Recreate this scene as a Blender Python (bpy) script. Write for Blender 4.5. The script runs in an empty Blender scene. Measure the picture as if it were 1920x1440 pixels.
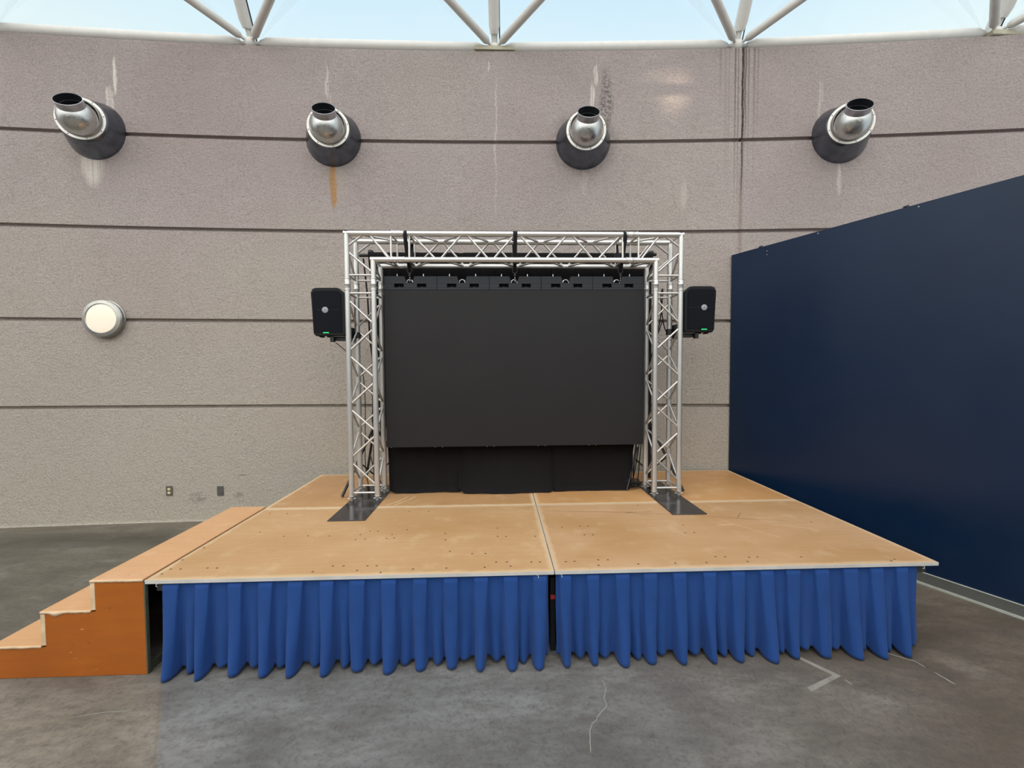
import bpy, bmesh, math, random
from mathutils import Vector, Matrix
R = math.radians
PI = math.pi
col = bpy.context.scene.collection
S = 0.57            # height of the stage top above the floor; everything is laid out from the stage top
FL = -S
XL, XR, TY, HT, TS = -1.723, 1.4017, 1.3997, 2.4956, 0.239   # truss arch axis positions
W2 = 2.4384

# ------------------------------------------------------------------ materials
def lin(c):
    return tuple(((v/255)/12.92 if v/255 <= .04045 else ((v/255+.055)/1.055)**2.4) for v in c)
class NT:
    def __init__(s, name):
        s.m = bpy.data.materials.new(name); s.m.use_nodes = True
        s.t = s.m.node_tree; s.n = s.t.nodes; s.b = s.n['Principled BSDF']; s.out = s.n['Material Output']
        s._obj = None
    def new(s, k, **kw):
        n = s.n.new(k)
        for a, v in kw.items(): setattr(n, a, v)
        return n
    def link(s, a, b): s.t.links.new(a, b)
    def obj(s):
        if not s._obj: s._obj = s.new('ShaderNodeTexCoord').outputs['Object']
        return s._obj
    def val(s, sock, v):
        if hasattr(v, 'links') or hasattr(v, 'is_output'): s.link(v, sock)
        else: sock.default_value = v
    def math(s, op, a, b=None, clamp=False):
        n = s.new('ShaderNodeMath', operation=op); n.use_clamp = clamp
        s.val(n.inputs[0], a)
        if b is not None: s.val(n.inputs[1], b)
        return n.outputs[0]
    def xyz(s):
        n = s.new('ShaderNodeSeparateXYZ'); s.link(s.obj(), n.inputs[0]); return n.outputs
    def noise(s, scale, detail=4, rough=.55, vec=None, stretch=None, dist=0):
        v = vec or s.obj()
        if stretch:
            mp = s.new('ShaderNodeMapping'); s.link(v, mp.inputs[0]); mp.inputs['Scale'].default_value = stretch; v = mp.outputs[0]
        n = s.new('ShaderNodeTexNoise'); n.inputs['Scale'].default_value = scale
        n.inputs['Detail'].default_value = detail; n.inputs['Roughness'].default_value = rough
        n.inputs['Distortion'].default_value = dist
        s.link(v, n.inputs['Vector']); return n.outputs['Fac']
    def ramp(s, fac, stops, interp='LINEAR'):
        n = s.new('ShaderNodeValToRGB'); e = n.color_ramp.elements; n.color_ramp.interpolation = interp
        while len(e) < len(stops): e.new(.5)
        for el, (p, c) in zip(e, stops):
            el.position = p; el.color = (c, c, c, 1) if isinstance(c, (int, float)) else tuple(c)+(1,)
        s.link(fac, n.inputs[0]); return n.outputs[0]
    def mix(s, f, a, b, mode='MIX'):
        n = s.new('ShaderNodeMix', data_type='RGBA', blend_type=mode); n.clamp_factor = True
        s.val(n.inputs[0], f)
        for k, v in ((6, a), (7, b)):
            if isinstance(v, tuple): n.inputs[k].default_value = v+(1,) if len(v) == 3 else v
            else: s.link(v, n.inputs[k])
        return n.outputs[2]
    def bump(s, h, strength=.3, dist=.01):
        n = s.new('ShaderNodeBump'); n.inputs['Strength'].default_value = strength; n.inputs['Distance'].default_value = dist
        s.link(h, n.inputs['Height']); s.link(n.outputs[0], s.b.inputs['Normal'])
    def base(s, c): s.val(s.b.inputs['Base Color'], c if not isinstance(c, tuple) else c+(1,))
    def set(s, **k):
        for a, v in k.items(): s.val(s.b.inputs[a.replace('_', ' ')], v)
        return s
def simple(name, c, rough=.6, metal=0, var=.08, scale=20, bump=0, spec=None, stretch=None):
    m = NT(name); c = lin(c)
    n = m.noise(scale, 5, .6, stretch=stretch)
    lo = tuple(v*(1-var) for v in c); hi = tuple(min(1, v*(1+var)) for v in c)
    m.base(m.ramp(n, [(.3, lo), (.7, hi)])); m.set(Roughness=rough, Metallic=metal)
    if spec is not None: m.set(Specular_IOR_Level=spec)
    if bump: m.bump(n, bump, .003)
    return m.m
def blob(m, X, Z, x0, z0, rx, rz, soft=1.0):
    a = m.math('DIVIDE', m.math('SUBTRACT', X, x0), rx); b = m.math('DIVIDE', m.math('SUBTRACT', Z, z0), rz)
    d = m.math('ADD', m.math('MULTIPLY', a, a), m.math('MULTIPLY', b, b))
    return m.math('MULTIPLY', m.math('SUBTRACT', 1.0, d, True), soft, True)

def mat_wall():
    m = NT('concrete_wall'); x, y, z = m.xyz()
    big = m.noise(.45, 3, .5); mid = m.noise(3, 5, .6); fine = m.noise(60, 4, .7)
    c = m.ramp(big, [(.35, lin((168, 154, 153))), (.5, lin((175, 162, 161))), (.68, lin((177, 168, 162)))])
    c = m.mix(m.ramp(mid, [(.35, 0), (.75, .35)]), c, lin((160, 149, 142)))
    c = m.mix(m.ramp(fine, [(.34, .55), (.56, 0)]), c, lin((128, 117, 110)))
    # lower courses a touch yellower and paler
    lowm = m.math('MULTIPLY', m.math('SUBTRACT', 3.4, z), .24, True)
    c = m.mix(lowm, c, m.mix(m.ramp(fine, [(.34, .5), (.56, 0)]), lin((190, 182, 168)), lin((146, 136, 124))))
    wig = m.math('MULTIPLY', m.math('SUBTRACT', m.noise(5, 3, .6), .5), .10)
    xw = m.math('ADD', x, wig)
    streak = m.noise(1, 3, .7, stretch=(45, 1, .35)); grit = m.noise(28, 3, .7)
    # dark drip streaks under the roof node right of centre
    drip = m.ramp(m.noise(1, 2, .5, stretch=(46, 1, .12)), [(.48, 0), (.60, 1)])
    env = m.math('MULTIPLY', blob(m, x, z, 2.53, 5.2, .30, 2.3, 1.2), m.math('SUBTRACT', 1.0, m.math('MULTIPLY', m.math('SUBTRACT', 5.1, z), .33), True))
    c = m.mix(m.math('MULTIPLY', m.math('MULTIPLY', drip, env), .62), c, lin((78, 62, 60)))
    xn = m.math('ADD', x, m.math('MULTIPLY', m.math('SUBTRACT', m.noise(2.2, 3, .7), .5), .05))
    c = m.mix(m.math('MULTIPLY', blob(m, xn, z, 2.565, 4.6, .013, 1.5, 2.5), m.ramp(grit, [(.3, .6), (.6, .95)])), c, lin((48, 40, 42)))
    c = m.mix(m.math('MULTIPLY', blob(m, xn, z, 2.60, 4.9, .010, 1.1, 2), .6), c, lin((60, 50, 50)))
    c = m.mix(m.math('MULTIPLY', blob(m, x, z, 2.56, 3.0, .03, 1.2, 1), .35), c, lin((110, 85, 70)))
    # grey grime
    c = m.mix(m.math('MULTIPLY', blob(m, xw, z, .97, 4.35, .09, .55, 1.2), m.ramp(grit, [(.42, 0), (.56, .8)])), c, lin((92, 88, 86)))
    c = m.mix(m.math('MULTIPLY', blob(m, x, z, .70, 3.93, .44, .44, 2), m.ramp(grit, [(.40, .15), (.60, .55)])), c, lin((118, 110, 106)))
    # mineral (white) runs
    for (x0, z0, rx, rz, a) in [(-4.70, 4.62, .028, .24, 1), (-4.76, 4.33, .05, .20, .8), (-4.97, 3.62, .14, .28, .75), (-2.33, 4.62, .018, .24, .6), (-2.30, 4.45, .012, .2, .5), (.845, 4.72, .03, .14, .8),
                                (.80, 4.45, .035, .20, .9), (-.335, 4.25, .010, .55, .45), (-.35, 3.6, .012, .6, .4), (1.9, 3.3, .05, .2, .25), (3.68, 3.45, .035, .22, .4), (3.45, 4.35, .03, .3, .3), (-.42, 4.83, .012, .07, .7), (.72, 3.45, .05, .2, .2)]:
        c = m.mix(m.math('MULTIPLY', blob(m, xw if rx < .1 else x, z, x0, z0, rx, rz, 1.6), m.math('MULTIPLY', m.ramp(streak, [(.35, .2), (.6, 1.0)]), a)), c, lin((222, 214, 206)))
    # rust run
    c = m.mix(m.math('MULTIPLY', blob(m, xw, z, -2.275, 3.46, .045, .33, 2.2), m.ramp(streak, [(.3, .45), (.6, .85)])), c, lin((176, 128, 70)))
    c = m.mix(m.math('MULTIPLY', blob(m, x, z, -2.2, 3.5, .09, .25, 1), .25), c, lin((190, 180, 160)))
    # scuffs near outlets, grime at the foot
    c = m.mix(m.math('MULTIPLY', blob(m, xw, z, -3.95, -.29, .11, .09, 1), m.ramp(grit, [(.4, .0), (.55, .5)])), c, lin((110, 103, 98)))
    c = m.mix(m.math('MULTIPLY', blob(m, xw, z, -3.48, -.26, .07, .05, 1), m.ramp(grit, [(.4, .1), (.6, .6)])), c, lin((110, 100, 94)))
    c = m.mix(m.math('MULTIPLY', blob(m, xw, z, -3.42, -.02, .06, .008, 1.5), .6), c, lin((120, 88, 76)))
    foot = m.math('MULTIPLY', m.math('SUBTRACT', -.53, z, True), 28, True)
    c = m.mix(m.math('MULTIPLY', foot, m.ramp(grit, [(.35, .3), (.6, .9)])), c, lin((214, 206, 192)))
    m.base(c); m.set(Roughness=.92, Specular_IOR_Level=.2)
    h = m.math('ADD', m.noise(42, 5, .7), m.math('MULTIPLY', m.noise(12, 4, .6), .6))
    m.bump(h, .95, .018)
    return m.m
def mat_floor():
    m = NT('polished_concrete_floor'); x, y, z = m.xyz()
    rot = m.new('ShaderNodeMapping'); m.link(m.obj(), rot.inputs[0]); rot.inputs['Rotation'].default_value = (0, 0, R(35)); rot.inputs['Scale'].default_value = (1, 2.4, 1)
    big = m.noise(.8, 6, .6, vec=rot.outputs[0], dist=.4); mid = m.noise(3.2, 6, .65, vec=rot.outputs[0]); fine = m.noise(45, 4, .7)
    grey = m.ramp(big, [(.3, lin((100, 98, 94))), (.5, lin((118, 116, 113))), (.7, lin((134, 132, 129)))])
    brown = m.ramp(big, [(.3, lin((80, 69, 57))), (.5, lin((106, 94, 81))), (.7, lin((127, 115, 101)))])
    warm = m.ramp(big, [(.3, lin((120, 109, 95))), (.6, lin((138, 127, 112)))])
    edge = m.math('ADD', x, m.math('MULTIPLY', m.math('SUBTRACT', m.noise(1.1, 4, .6), .5), 2.0))
    c = m.mix(m.ramp(m.math('MULTIPLY', m.math('ADD', edge, .2), .45, True), [(0, 0), (1, 1)]), grey, brown)
    # darker olive stretch left of the stage, warm bay front left of the saw-cut joint
    jx = m.math('ADD', x, m.math('MULTIPLY', m.math('ADD', y, .07), .742))
    bay = m.math('MULTIPLY', m.math('LESS_THAN', jx, -2.29), m.math('LESS_THAN', y, .35))
    olive = m.ramp(big, [(.3, lin((86, 80, 68))), (.7, lin((118, 112, 99)))])
    c = m.mix(m.math('MULTIPLY', m.math('LESS_THAN', x, -2.6), m.math('MULTIPLY', m.math('SUBTRACT', y, -.3), 1.2, True)), c, olive)
    c = m.mix(m.math('MULTIPLY', bay, m.math('SUBTRACT', 1.0, m.math('MULTIPLY', m.math('SUBTRACT', y, -.3), 1.5, True))), c, warm)
    c = m.mix(m.math('MULTIPLY', blob(m, x, y, -5.0, 2.02, 3.4, .22, 1), m.ramp(mid, [(.3, .2), (.6, .75)])), c, lin((66, 60, 50)))
    c = m.mix(m.math('MULTIPLY', m.math('SUBTRACT', y, 2.22, True), 2.5, True), c, lin((128, 119, 102)))
    c = m.mix(m.ramp(mid, [(.35, .45), (.6, 0)]), c, lin((78, 72, 66)))
    c = m.mix(m.ramp(m.noise(1.6, 5, .6, vec=rot.outputs[0]), [(.55, 0), (.75, .4)]), c, lin((138, 132, 125)))
    c = m.mix(m.ramp(m.noise(11, 6, .7, vec=rot.outputs[0]), [(.36, .42), (.56, 0)]), c, lin((82, 76, 70)))
    c = m.mix(m.ramp(fine, [(.32, .45), (.5, 0)]), c, lin((70, 66, 62)))
    c = m.mix(m.ramp(m.noise(90, 3, .8), [(.66, 0), (.74, .5)]), c, lin((165, 160, 150)))
    # saw-cut joint
    j = m.math('SUBTRACT', 1.0, m.math('MULTIPLY', m.math('ABSOLUTE', m.math('ADD', jx, 2.30)), 70), True)
    c = m.mix(m.math('MULTIPLY', m.math('MULTIPLY', j, m.math('LESS_THAN', y, .3)), .3), c, lin((84, 76, 68)))
    m.base(c)
    m.set(Roughness=m.ramp(mid, [(.3, .50), (.7, .68)]), Specular_IOR_Level=.3)
    m.bump(m.noise(30, 5, .6), .12, .004)
    return m.m
def mat_ply(name, ca, cb, hw, hd, pale, seed=0, streaks=0, dark=0):
    """worn varnished plywood; hw, hd: half sizes of the sheet so that its borders can be worn pale"""
    m = NT(name); x, y, z = m.xyz()
    off = m.new('ShaderNodeVectorMath', operation='ADD'); m.link(m.obj(), off.inputs[0]); off.inputs[1].default_value = (seed*7.3, seed*3.1, 0)
    v = off.outputs[0]
    big = m.noise(1.1, 4, .55, vec=v, stretch=(1, 1.6, 1)); grain = m.noise(2.4, 5, .7, vec=v, stretch=(1, 14, 1)); sp = m.noise(26, 4, .75, vec=v)
    c = m.ramp(big, [(.38, lin(ca)), (.62, lin(cb))])
    c = m.mix(m.ramp(grain, [(.35, .28), (.6, 0)]), c, tuple(q*.80 for q in lin(ca)))
    c = m.mix(m.ramp(m.noise(5, 5, .6, vec=v), [(.54, 0), (.72, .38)]), c, lin(pale))
    c = m.mix(m.ramp(sp, [(.30, .30), (.40, 0)]), c, lin((150, 108, 66)))
    if dark: c = m.mix(m.ramp(m.noise(1.7, 5, .6, vec=v), [(.45, 0), (.7, dark)]), c, lin((168, 118, 72)))
    n = m.math('MULTIPLY', m.noise(9, 4, .7, vec=v), .05)
    ex = m.math('SUBTRACT', hw, m.math('ABSOLUTE', x)); ey = m.math('SUBTRACT', hd, m.math('ABSOLUTE', y))
    e = m.math('MINIMUM', ex, ey)
    ef = m.math('SUBTRACT', 1.0, m.math('MULTIPLY', m.math('SUBTRACT', e, m.math('SUBTRACT', n, .008)), 40), True)
    c = m.mix(m.math('MULTIPLY', ef, .75), c, lin(pale))
    if streaks:
        pl = m.math('FRACT', m.math('MULTIPLY', x, 5.6))
        c = m.mix(m.math('MULTIPLY', m.math('LESS_THAN', pl, .04), .35), c, lin((178, 132, 86)))
    m.base(c); m.set(Roughness=m.ramp(big, [(.3, .36), (.7, .55)]), Specular_IOR_Level=.45)
    m.bump(grain, .06, .003)
    return m.m
def mat_orange():
    m = NT('orange_painted_plywood'); x, y, z = m.xyz()
    c = m.ramp(m.noise(1.6, 5, .6), [(.3, lin((160, 86, 22))), (.7, lin((172, 94, 28)))])
    c = m.mix(m.ramp(m.noise(3, 5, .7, stretch=(1, 1, 6)), [(.35, .35), (.6, 0)]), c, lin((146, 74, 22)))
    c = m.mix(m.ramp(m.noise(16, 4, .75), [(.66, 0), (.70, .55)]), c, lin((110, 58, 26)))
    c = m.mix(m.ramp(m.noise(19, 3, .6, stretch=(1, 1, 1.7)), [(.71, 0), (.73, .6)]), c, lin((214, 160, 110)))
    foot = m.math('MULTIPLY', m.math('SUBTRACT', m.math('ADD', -.555, m.math('MULTIPLY', m.noise(14, 4, .7), .035)), z, True), 200, True)
    c = m.mix(m.math('MULTIPLY', foot, .7), c, lin((206, 168, 124)))
    m.base(c); m.set(Roughness=.5, Specular_IOR_Level=.4); return m.m
def mat_navy():
    m = NT('navy_paint'); x, y, z = m.xyz()
    c = m.ramp(m.noise(.9, 4, .5), [(.3, lin((7, 30, 58))), (.7, lin((10, 35, 64)))])
    c = m.mix(m.ramp(m.noise(2, 4, .7, stretch=(3, 3, 60)), [(.70, 0), (.76, .10)]), c, lin((70, 84, 104)))
    m.base(c); m.set(Roughness=m.ramp(m.noise(3, 4), [(.3, .33), (.7, .42)]), Specular_IOR_Level=.42); m.bump(m.noise(60, 3, .6), .05, .002); return m.m
def mat_cloth(name, c, var=.12, rough=.85, sheen=.2):
    m = NT(name); c = lin(c)
    n = m.noise(4, 4, .6); w = m.noise(240, 2, .5)
    cc = m.ramp(n, [(.3, tuple(v*(1-var) for v in c)), (.7, tuple(v*(1+var) for v in c))])
    cc = m.mix(m.ramp(w, [(.4, .18), (.6, 0)]), cc, tuple(v*.7 for v in c))
    m.base(cc); m.set(Roughness=rough, Sheen_Weight=sheen, Specular_IOR_Level=.2)
    m.bump(m.math('ADD', m.math('MULTIPLY', w, .04), m.noise(9, 3, .5, stretch=(1, 1, .6))), .35, .02); return m.m
def mat_brushed(name, c, rough=.3, dirt=.3, aniso=0):
    m = NT(name); c = lin(c)
    n = m.noise(6, 5, .65, stretch=(1, 1, .4)); s = m.noise(4, 3, .6, stretch=(14, 14, .6))
    cc = m.ramp(n, [(.3, tuple(v*(1-dirt) for v in c)), (.6, c)])
    m.base(cc); m.set(Metallic=1.0, Roughness=m.ramp(s, [(.3, rough*.8), (.7, rough*1.35)]))
    return m.m
M = dict(
    wall=mat_wall(), floor=mat_floor(), navy=mat_navy(), orange=mat_orange(),
    plain=simple('plain_concrete', (176, 170, 162), .9, var=.1, scale=3),
    cap=simple('concrete_pad', (178, 172, 152), .85, var=.1, scale=14),
    alu=simple('truss_aluminium', (206, 204, 202), .38, .72, .07, 5),
    alu2=simple('brace_aluminium', (204, 200, 196), .40, .8, .06, 30),
    steelring=simple('galvanised_flange', (176, 174, 170), .38, .95, .1, 16),
    ball=mat_brushed('brushed_steel', (206, 206, 204), .30, .12),
    cone=simple('dark_galvanised_sheet', (104, 108, 117), .30, .95, .28, 7),
    collar=mat_brushed('collar_steel', (190, 190, 196), .34, .25),
    ductin=simple('duct_inside', (26, 28, 34), .7, .3),
    white=simple('white_painted_steel', (216, 213, 208), .45, 0, .05, 9),
    black=simple('black_plastic', (12, 14, 18), .55, 0, .12, 40, spec=.25),
    blackmetal=simple('black_powder_coat', (24, 24, 26), .45, 0, .15, 40),
    rubber=simple('black_rubber', (16, 16, 18), .7, 0, .2, 40),
    plate=simple('black_steel_plate', (42, 40, 42), .17, 0, .18, 3, spec=.8),
    screen=simple('unlit_display', (31, 29, 31), .60, 0, .08, 2, spec=.30),
    bar=simple('header_grey_black', (44, 46, 52), .6, 0, .08, 6, spec=.3),
    drape=mat_cloth('black_drape', (19, 16, 18), .2, .9, .05),
    skirt=mat_cloth('blue_pleated_cloth', (34, 69, 130), .08, .85, .06),
    strap=mat_cloth('black_webbing', (22, 22, 28), .2, .8),
    trim=simple('silver_edge_trim', (206, 202, 198), .5, .15, .12, 7),
    frame=simple('deck_frame', (70, 70, 72), .6, .3),
    pale=simple('bare_plywood_edge', (214, 186, 152), .7, 0, .18, 12),
    tread=simple('tan_tread_paint', (206, 160, 116), .55, 0, .07, 3),
    slat=simple('raw_dark_wood', (84, 74, 66), .8, 0, .3, 14),
    darkedge=simple('weathered_board', (76, 78, 62), .8, 0, .25, 14),
    base=simple('grey_vinyl_base', (92, 92, 88), .6, 0, .06, 10),
    basewhite=simple('pale_base_strip', (176, 178, 168), .6, 0, .1, 10),
    bolt=simple('bolt_steel', (196, 194, 190), .35, .9),
    badge=simple('silver_badge', (150, 154, 162), .55, .0, .04),
    badgedark=simple('badge_print', (48, 52, 62), .5),
    red=simple('red_tape', (200, 60, 60), .6),
    tape=simple('worn_masking_tape', (138, 131, 122), .8, 0, .18, 20),
    chalk=simple('pale_scratch', (142, 138, 128), .9, 0, .2, 30),
    outlet=simple('steel_faceplate', (120, 112, 104), .45, .6, .12, 30),
    blank=simple('blank_faceplate', (104, 102, 100), .5, .5, .12, 30),
    ivory=simple('ivory_socket', (226, 220, 168), .5),
    hook=simple('chrome_hook', (230, 230, 232), .25, .9),
    screw=simple('screw_hole', (104, 72, 48), .8),
)
def emis(name, c, st, base=(200, 200, 200)):
    m = NT(name); m.base(lin(base)); m.set(Emission_Color=lin(c)+(1,), Emission_Strength=st, Roughness=.4); return m.m
M['lamp'] = emis('lit_diffuser', (255, 238, 210), .72, (150, 146, 140))
M['led'] = emis('green_power_led', (40, 235, 130), 1.1, (20, 120, 70))
def mat_glass():
    m = NT('skylight_glass'); m.n.remove(m.b)
    tr = m.new('ShaderNodeBsdfTransparent'); tr.inputs[0].default_value = (.97, .99, 1, 1)
    gl = m.new('ShaderNodeBsdfGlossy'); gl.inputs['Roughness'].default_value = .03
    fr = m.new('ShaderNodeFresnel'); fr.inputs['IOR'].default_value = 1.45
    f = m.math('MULTIPLY', fr.outputs[0], .7, True)
    mx = m.new('ShaderNodeMixShader'); m.link(f, mx.inputs[0]); m.link(tr.outputs[0], mx.inputs[1]); m.link(gl.outputs[0], mx.inputs[2])
    m.link(mx.outputs[0], m.out.inputs[0]); return m.m
def mat_frost():
    m = NT('frosted_glazing_strip'); m.n.remove(m.b)
    tr = m.new('ShaderNodeBsdfTransparent'); tl = m.new('ShaderNodeBsdfTranslucent'); tl.inputs[0].default_value = (.95, 1, 1, 1)
    mx = m.new('ShaderNodeMixShader'); n = m.noise(3, 3)
    m.link(m.ramp(n, [(.3, .20), (.7, .40)]), mx.inputs[0]); m.link(tr.outputs[0], mx.inputs[1]); m.link(tl.outputs[0], mx.inputs[2])
    m.link(mx.outputs[0], m.out.inputs[0]); return m.m
M['glass'] = mat_glass(); M['frost'] = mat_frost()

# ------------------------------------------------------------------ mesh helper
class MB:
    def __init__(s): s.v = []; s.f = []
    def quad_grid(s, rows, closed=False):
        """rows: list of equal-length point lists"""
        b = len(s.v); n = len(rows[0])
        for r in rows: s.v += [tuple(p) for p in r]
        for i in range(len(rows)-1):
            for j in range(n if closed else n-1):
                k = (j+1) % n
                s.f.append((b+i*n+j, b+i*n+k, b+(i+1)*n+k, b+(i+1)*n+j))
        return b
    def box(s, x0, x1, y0, y1, z0, z1):
        b = len(s.v)
        s.v += [(x, y, z) for z in (z0, z1) for y in (y0, y1) for x in (x0, x1)]
        for q in ((0, 2, 3, 1), (4, 5, 7, 6), (0, 1, 5, 4), (2, 6, 7, 3), (0, 4, 6, 2), (1, 3, 7, 5)): s.f.append(tuple(b+i for i in q))
        return s
    def tube(s, pts, r, n=12, cap=True):
        pts = [Vector(p) for p in pts]; rs = r if isinstance(r, (list, tuple)) else [r]*len(pts)
        rows = []; prev = None
        for i, p in enumerate(pts):
            d = (pts[min(i+1, len(pts)-1)]-pts[max(i-1, 0)]).normalized()
            if prev is None:
                u = d.cross(Vector((0, 0, 1)))
                if u.length < .05: u = d.cross(Vector((0, 1, 0)))
                u.normalize()
            else:
                u = (prev-d*prev.dot(d)).normalized()
            prev = u; w = d.cross(u)
            rows.append([p+(u*math.cos(2*PI*k/n)+w*math.sin(2*PI*k/n))*rs[i] for k in range(n)])
        b = s.quad_grid(rows, True)
        if cap:
            s.f.append(tuple(b+k for k in range(n))[::-1]); e = b+(len(rows)-1)*n; s.f.append(tuple(e+k for k in range(n)))
        return s
    def lathe(s, prof, org, axis, n=32, closed=False):
        """prof: list of (radius, height along axis)"""
        a = Vector(axis).normalized(); u = a.orthogonal().normalized() if abs(a.x) > 1e-6 else Vector((1, 0, 0)); w = a.cross(u); o = Vector(org)
        rows = [[o+a*h+(u*math.cos(2*PI*k/n)+w*math.sin(2*PI*k/n))*r for k in range(n)] for r, h in prof]
        b = s.quad_grid(rows, True)
        if not closed:
            if prof[0][0] > 1e-5: s.f.append(tuple(b+k for k in range(n))[::-1])
            if prof[-1][0] > 1e-5: e = b+(len(rows)-1)*n; s.f.append(tuple(e+k for k in range(n)))
        return s
    def prism(s, poly, axis, a0, a1):
        """poly: 2-D outline in the two other axes (x,z for axis y; x,y for z; y,z for x)"""
        def P(p, a): return {'y': (p[0], a, p[1]), 'z': (p[0], p[1], a), 'x': (a, p[0], p[1])}[axis]
        b = len(s.v); n = len(poly)
        s.v += [P(p, a0) for p in poly]+[P(p, a1) for p in poly]
        s.f.append(tuple(range(b, b+n))); s.f.append(tuple(range(b+2*n-1, b+n-1, -1)))
        for i in range(n): j = (i+1) % n; s.f.append((b+i, b+n+i, b+n+j, b+j))
        return s
    def build(s, name, mat, parent=None, bevel=0, smooth=40, solid=0, fixn=True):
        me = bpy.data.meshes.new(name); o = bpy.data.objects.new(name, me); col.objects.link(o)
        off = Vector(origin.get(root_of.get(parent.name, parent.name), (0, 0, 0))) if parent else Vector((0, 0, 0))
        me.from_pydata([tuple(Vector(v)-off) for v in s.v], [], s.f); me.validate()
        bm = bmesh.new(); bm.from_mesh(me)
        if fixn: bmesh.ops.recalc_face_normals(bm, faces=bm.faces)
        bm.to_mesh(me); bm.free()
        for p in me.polygons: p.use_smooth = True
        me.set_sharp_from_angle(angle=R(smooth))
        me.materials.append(mat)
        if parent:
            o.parent = parent; root_of[o.name] = root_of.get(parent.name, parent.name)
        if solid:
            md = o.modifiers.new('thick', 'SOLIDIFY'); md.thickness = solid; md.offset = 0
        if bevel:
            md = o.modifiers.new('bev', 'BEVEL'); md.width = bevel; md.segments = 2; md.limit_method = 'ANGLE'; md.angle_limit = R(40)
        return o
origin = {}; root_of = {}
def tag(o, label=None, cat=None, group=None, kind=None):
    if label: o['label'] = label
    if cat: o['category'] = cat
    if group: o['group'] = group
    if kind: o['kind'] = kind
    return o
def thing(name, label, cat, loc=(0, 0, 0), group=None):
    o = bpy.data.objects.new(name, None); col.objects.link(o); o.empty_display_size = .1
    o.location = loc; origin[o.name] = tuple(loc); root_of[o.name] = o.name
    return tag(o, label, cat, group)
def single(mb, name, mat, label, cat, group=None, **k):
    return tag(mb.build(name, mat, None, **k), label, cat, group)
def copy_tree(root, loc, rz=0, label=None):
    c = root.copy(); col.objects.link(c); c.location = loc; c.rotation_euler = (0, 0, rz)
    if label: c['label'] = label
    for ch in root.children:
        d = ch.copy(); col.objects.link(d); d.parent = c
        for g in ch.children:
            e = g.copy(); col.objects.link(e); e.parent = d
    return c

# ------------------------------------------------------------------ the curved wall
def wy(X): return 2.5396-.01597*(X+2.036)**2/2
def wslope(X): return -.01597*(X+2.036)
def wz(X, z): return z-.00556*X if z > .3 else z
def on_wall(X, out=0):
    m = wslope(X); L = math.hypot(m, 1); return X+out*m/L, wy(X)-out/L
TOP = 5.013; GR = [.794, 1.815, 2.8816, 3.947]
prof = [(0, FL)]
for g in GR: prof += [(0, g-.024), (-.010, g-.020), (-.045, g-.016), (-.045, g+.016), (0, g+.020)]
prof += [(0, TOP-.012), (-.012, TOP), (-.30, TOP)]
# refine between so that bump / tilt stay smooth
mb = MB(); rows = []
Xs = [-12.5+.35*i for i in range(62)]
for X in Xs: rows.append([(on_wall(X, o)[0], on_wall(X, o)[1], wz(X, z)) for o, z in prof]+[(on_wall(X, -.30)[0], on_wall(X, -.30)[1], FL)])
mb.quad_grid(rows)
tag(mb.build('wall_back', M['wall'], smooth=25, fixn=False), 'curved rough grey concrete wall with four recessed horizontal joints', kind='structure')

mb = MB(); mb.box(-13, 9.2, -10, 3.2, FL-.2, FL)
floor = tag(mb.build('floor', M['floor']), 'stained grey concrete floor around the stage', kind='structure')
mb = MB(); mb.box(-13.2, 9.2, -10.2, -10, FL, 3.6); tag(mb.build('wall_front', M['plain']), kind='structure')
mb = MB(); mb.box(-13.2, -13, -10, 2.6, FL, 3.6); tag(mb.build('wall_left', M['plain']), kind='structure')
def ribbon(pts, w, z=FL+.0012):
    mb = MB(); rows = []
    for i, p in enumerate(pts):
        a = Vector(pts[max(i-1, 0)]); b = Vector(pts[min(i+1, len(pts)-1)]); d = (b-a).normalized(); n = Vector((-d.y, d.x)); ww = w*(1 if 0 < i < len(pts)-1 else .3)
        rows.append([(p[0]+n.x*ww/2, p[1]+n.y*ww/2, z), (p[0]-n.x*ww/2, p[1]-n.y*ww/2, z)])
    mb.quad_grid(rows); return mb
random.seed(3)
def wiggle(pts, amp, sub=4):
    out = []
    for a, b in zip(pts, pts[1:]):
        for k in range(sub): t = k/sub; out.append((a[0]+(b[0]-a[0])*t+random.uniform(-amp, amp), a[1]+(b[1]-a[1])*t+random.uniform(-amp, amp)))
    return out+[pts[-1]]
ribbon(wiggle([(.251, -.156), (.262, -.2), (.228, -.289), (.235, -.33), (.182, -.39), (.12, -.45), (.105, -.495), (.09, -.55), (.084, -.597)], .005), .0045).build('floor_crack', M['chalk'], floor)
ribbon(wiggle([(2.02, .05), (2.204, -.089), (2.215, -.14)], .002), .008).build('pale_scratch', M['chalk'], floor)
ribbon(wiggle([(2.226, -.18), (2.24, -.24), (2.245, -.275)], .002), .010).build('pale_scratch', M['chalk'], floor)
ribbon(wiggle([(-2.60, -.30), (-2.45, -.27), (-2.30, -.262)], .003), .004).build('pale_scratch', M['chalk'], floor)

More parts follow.
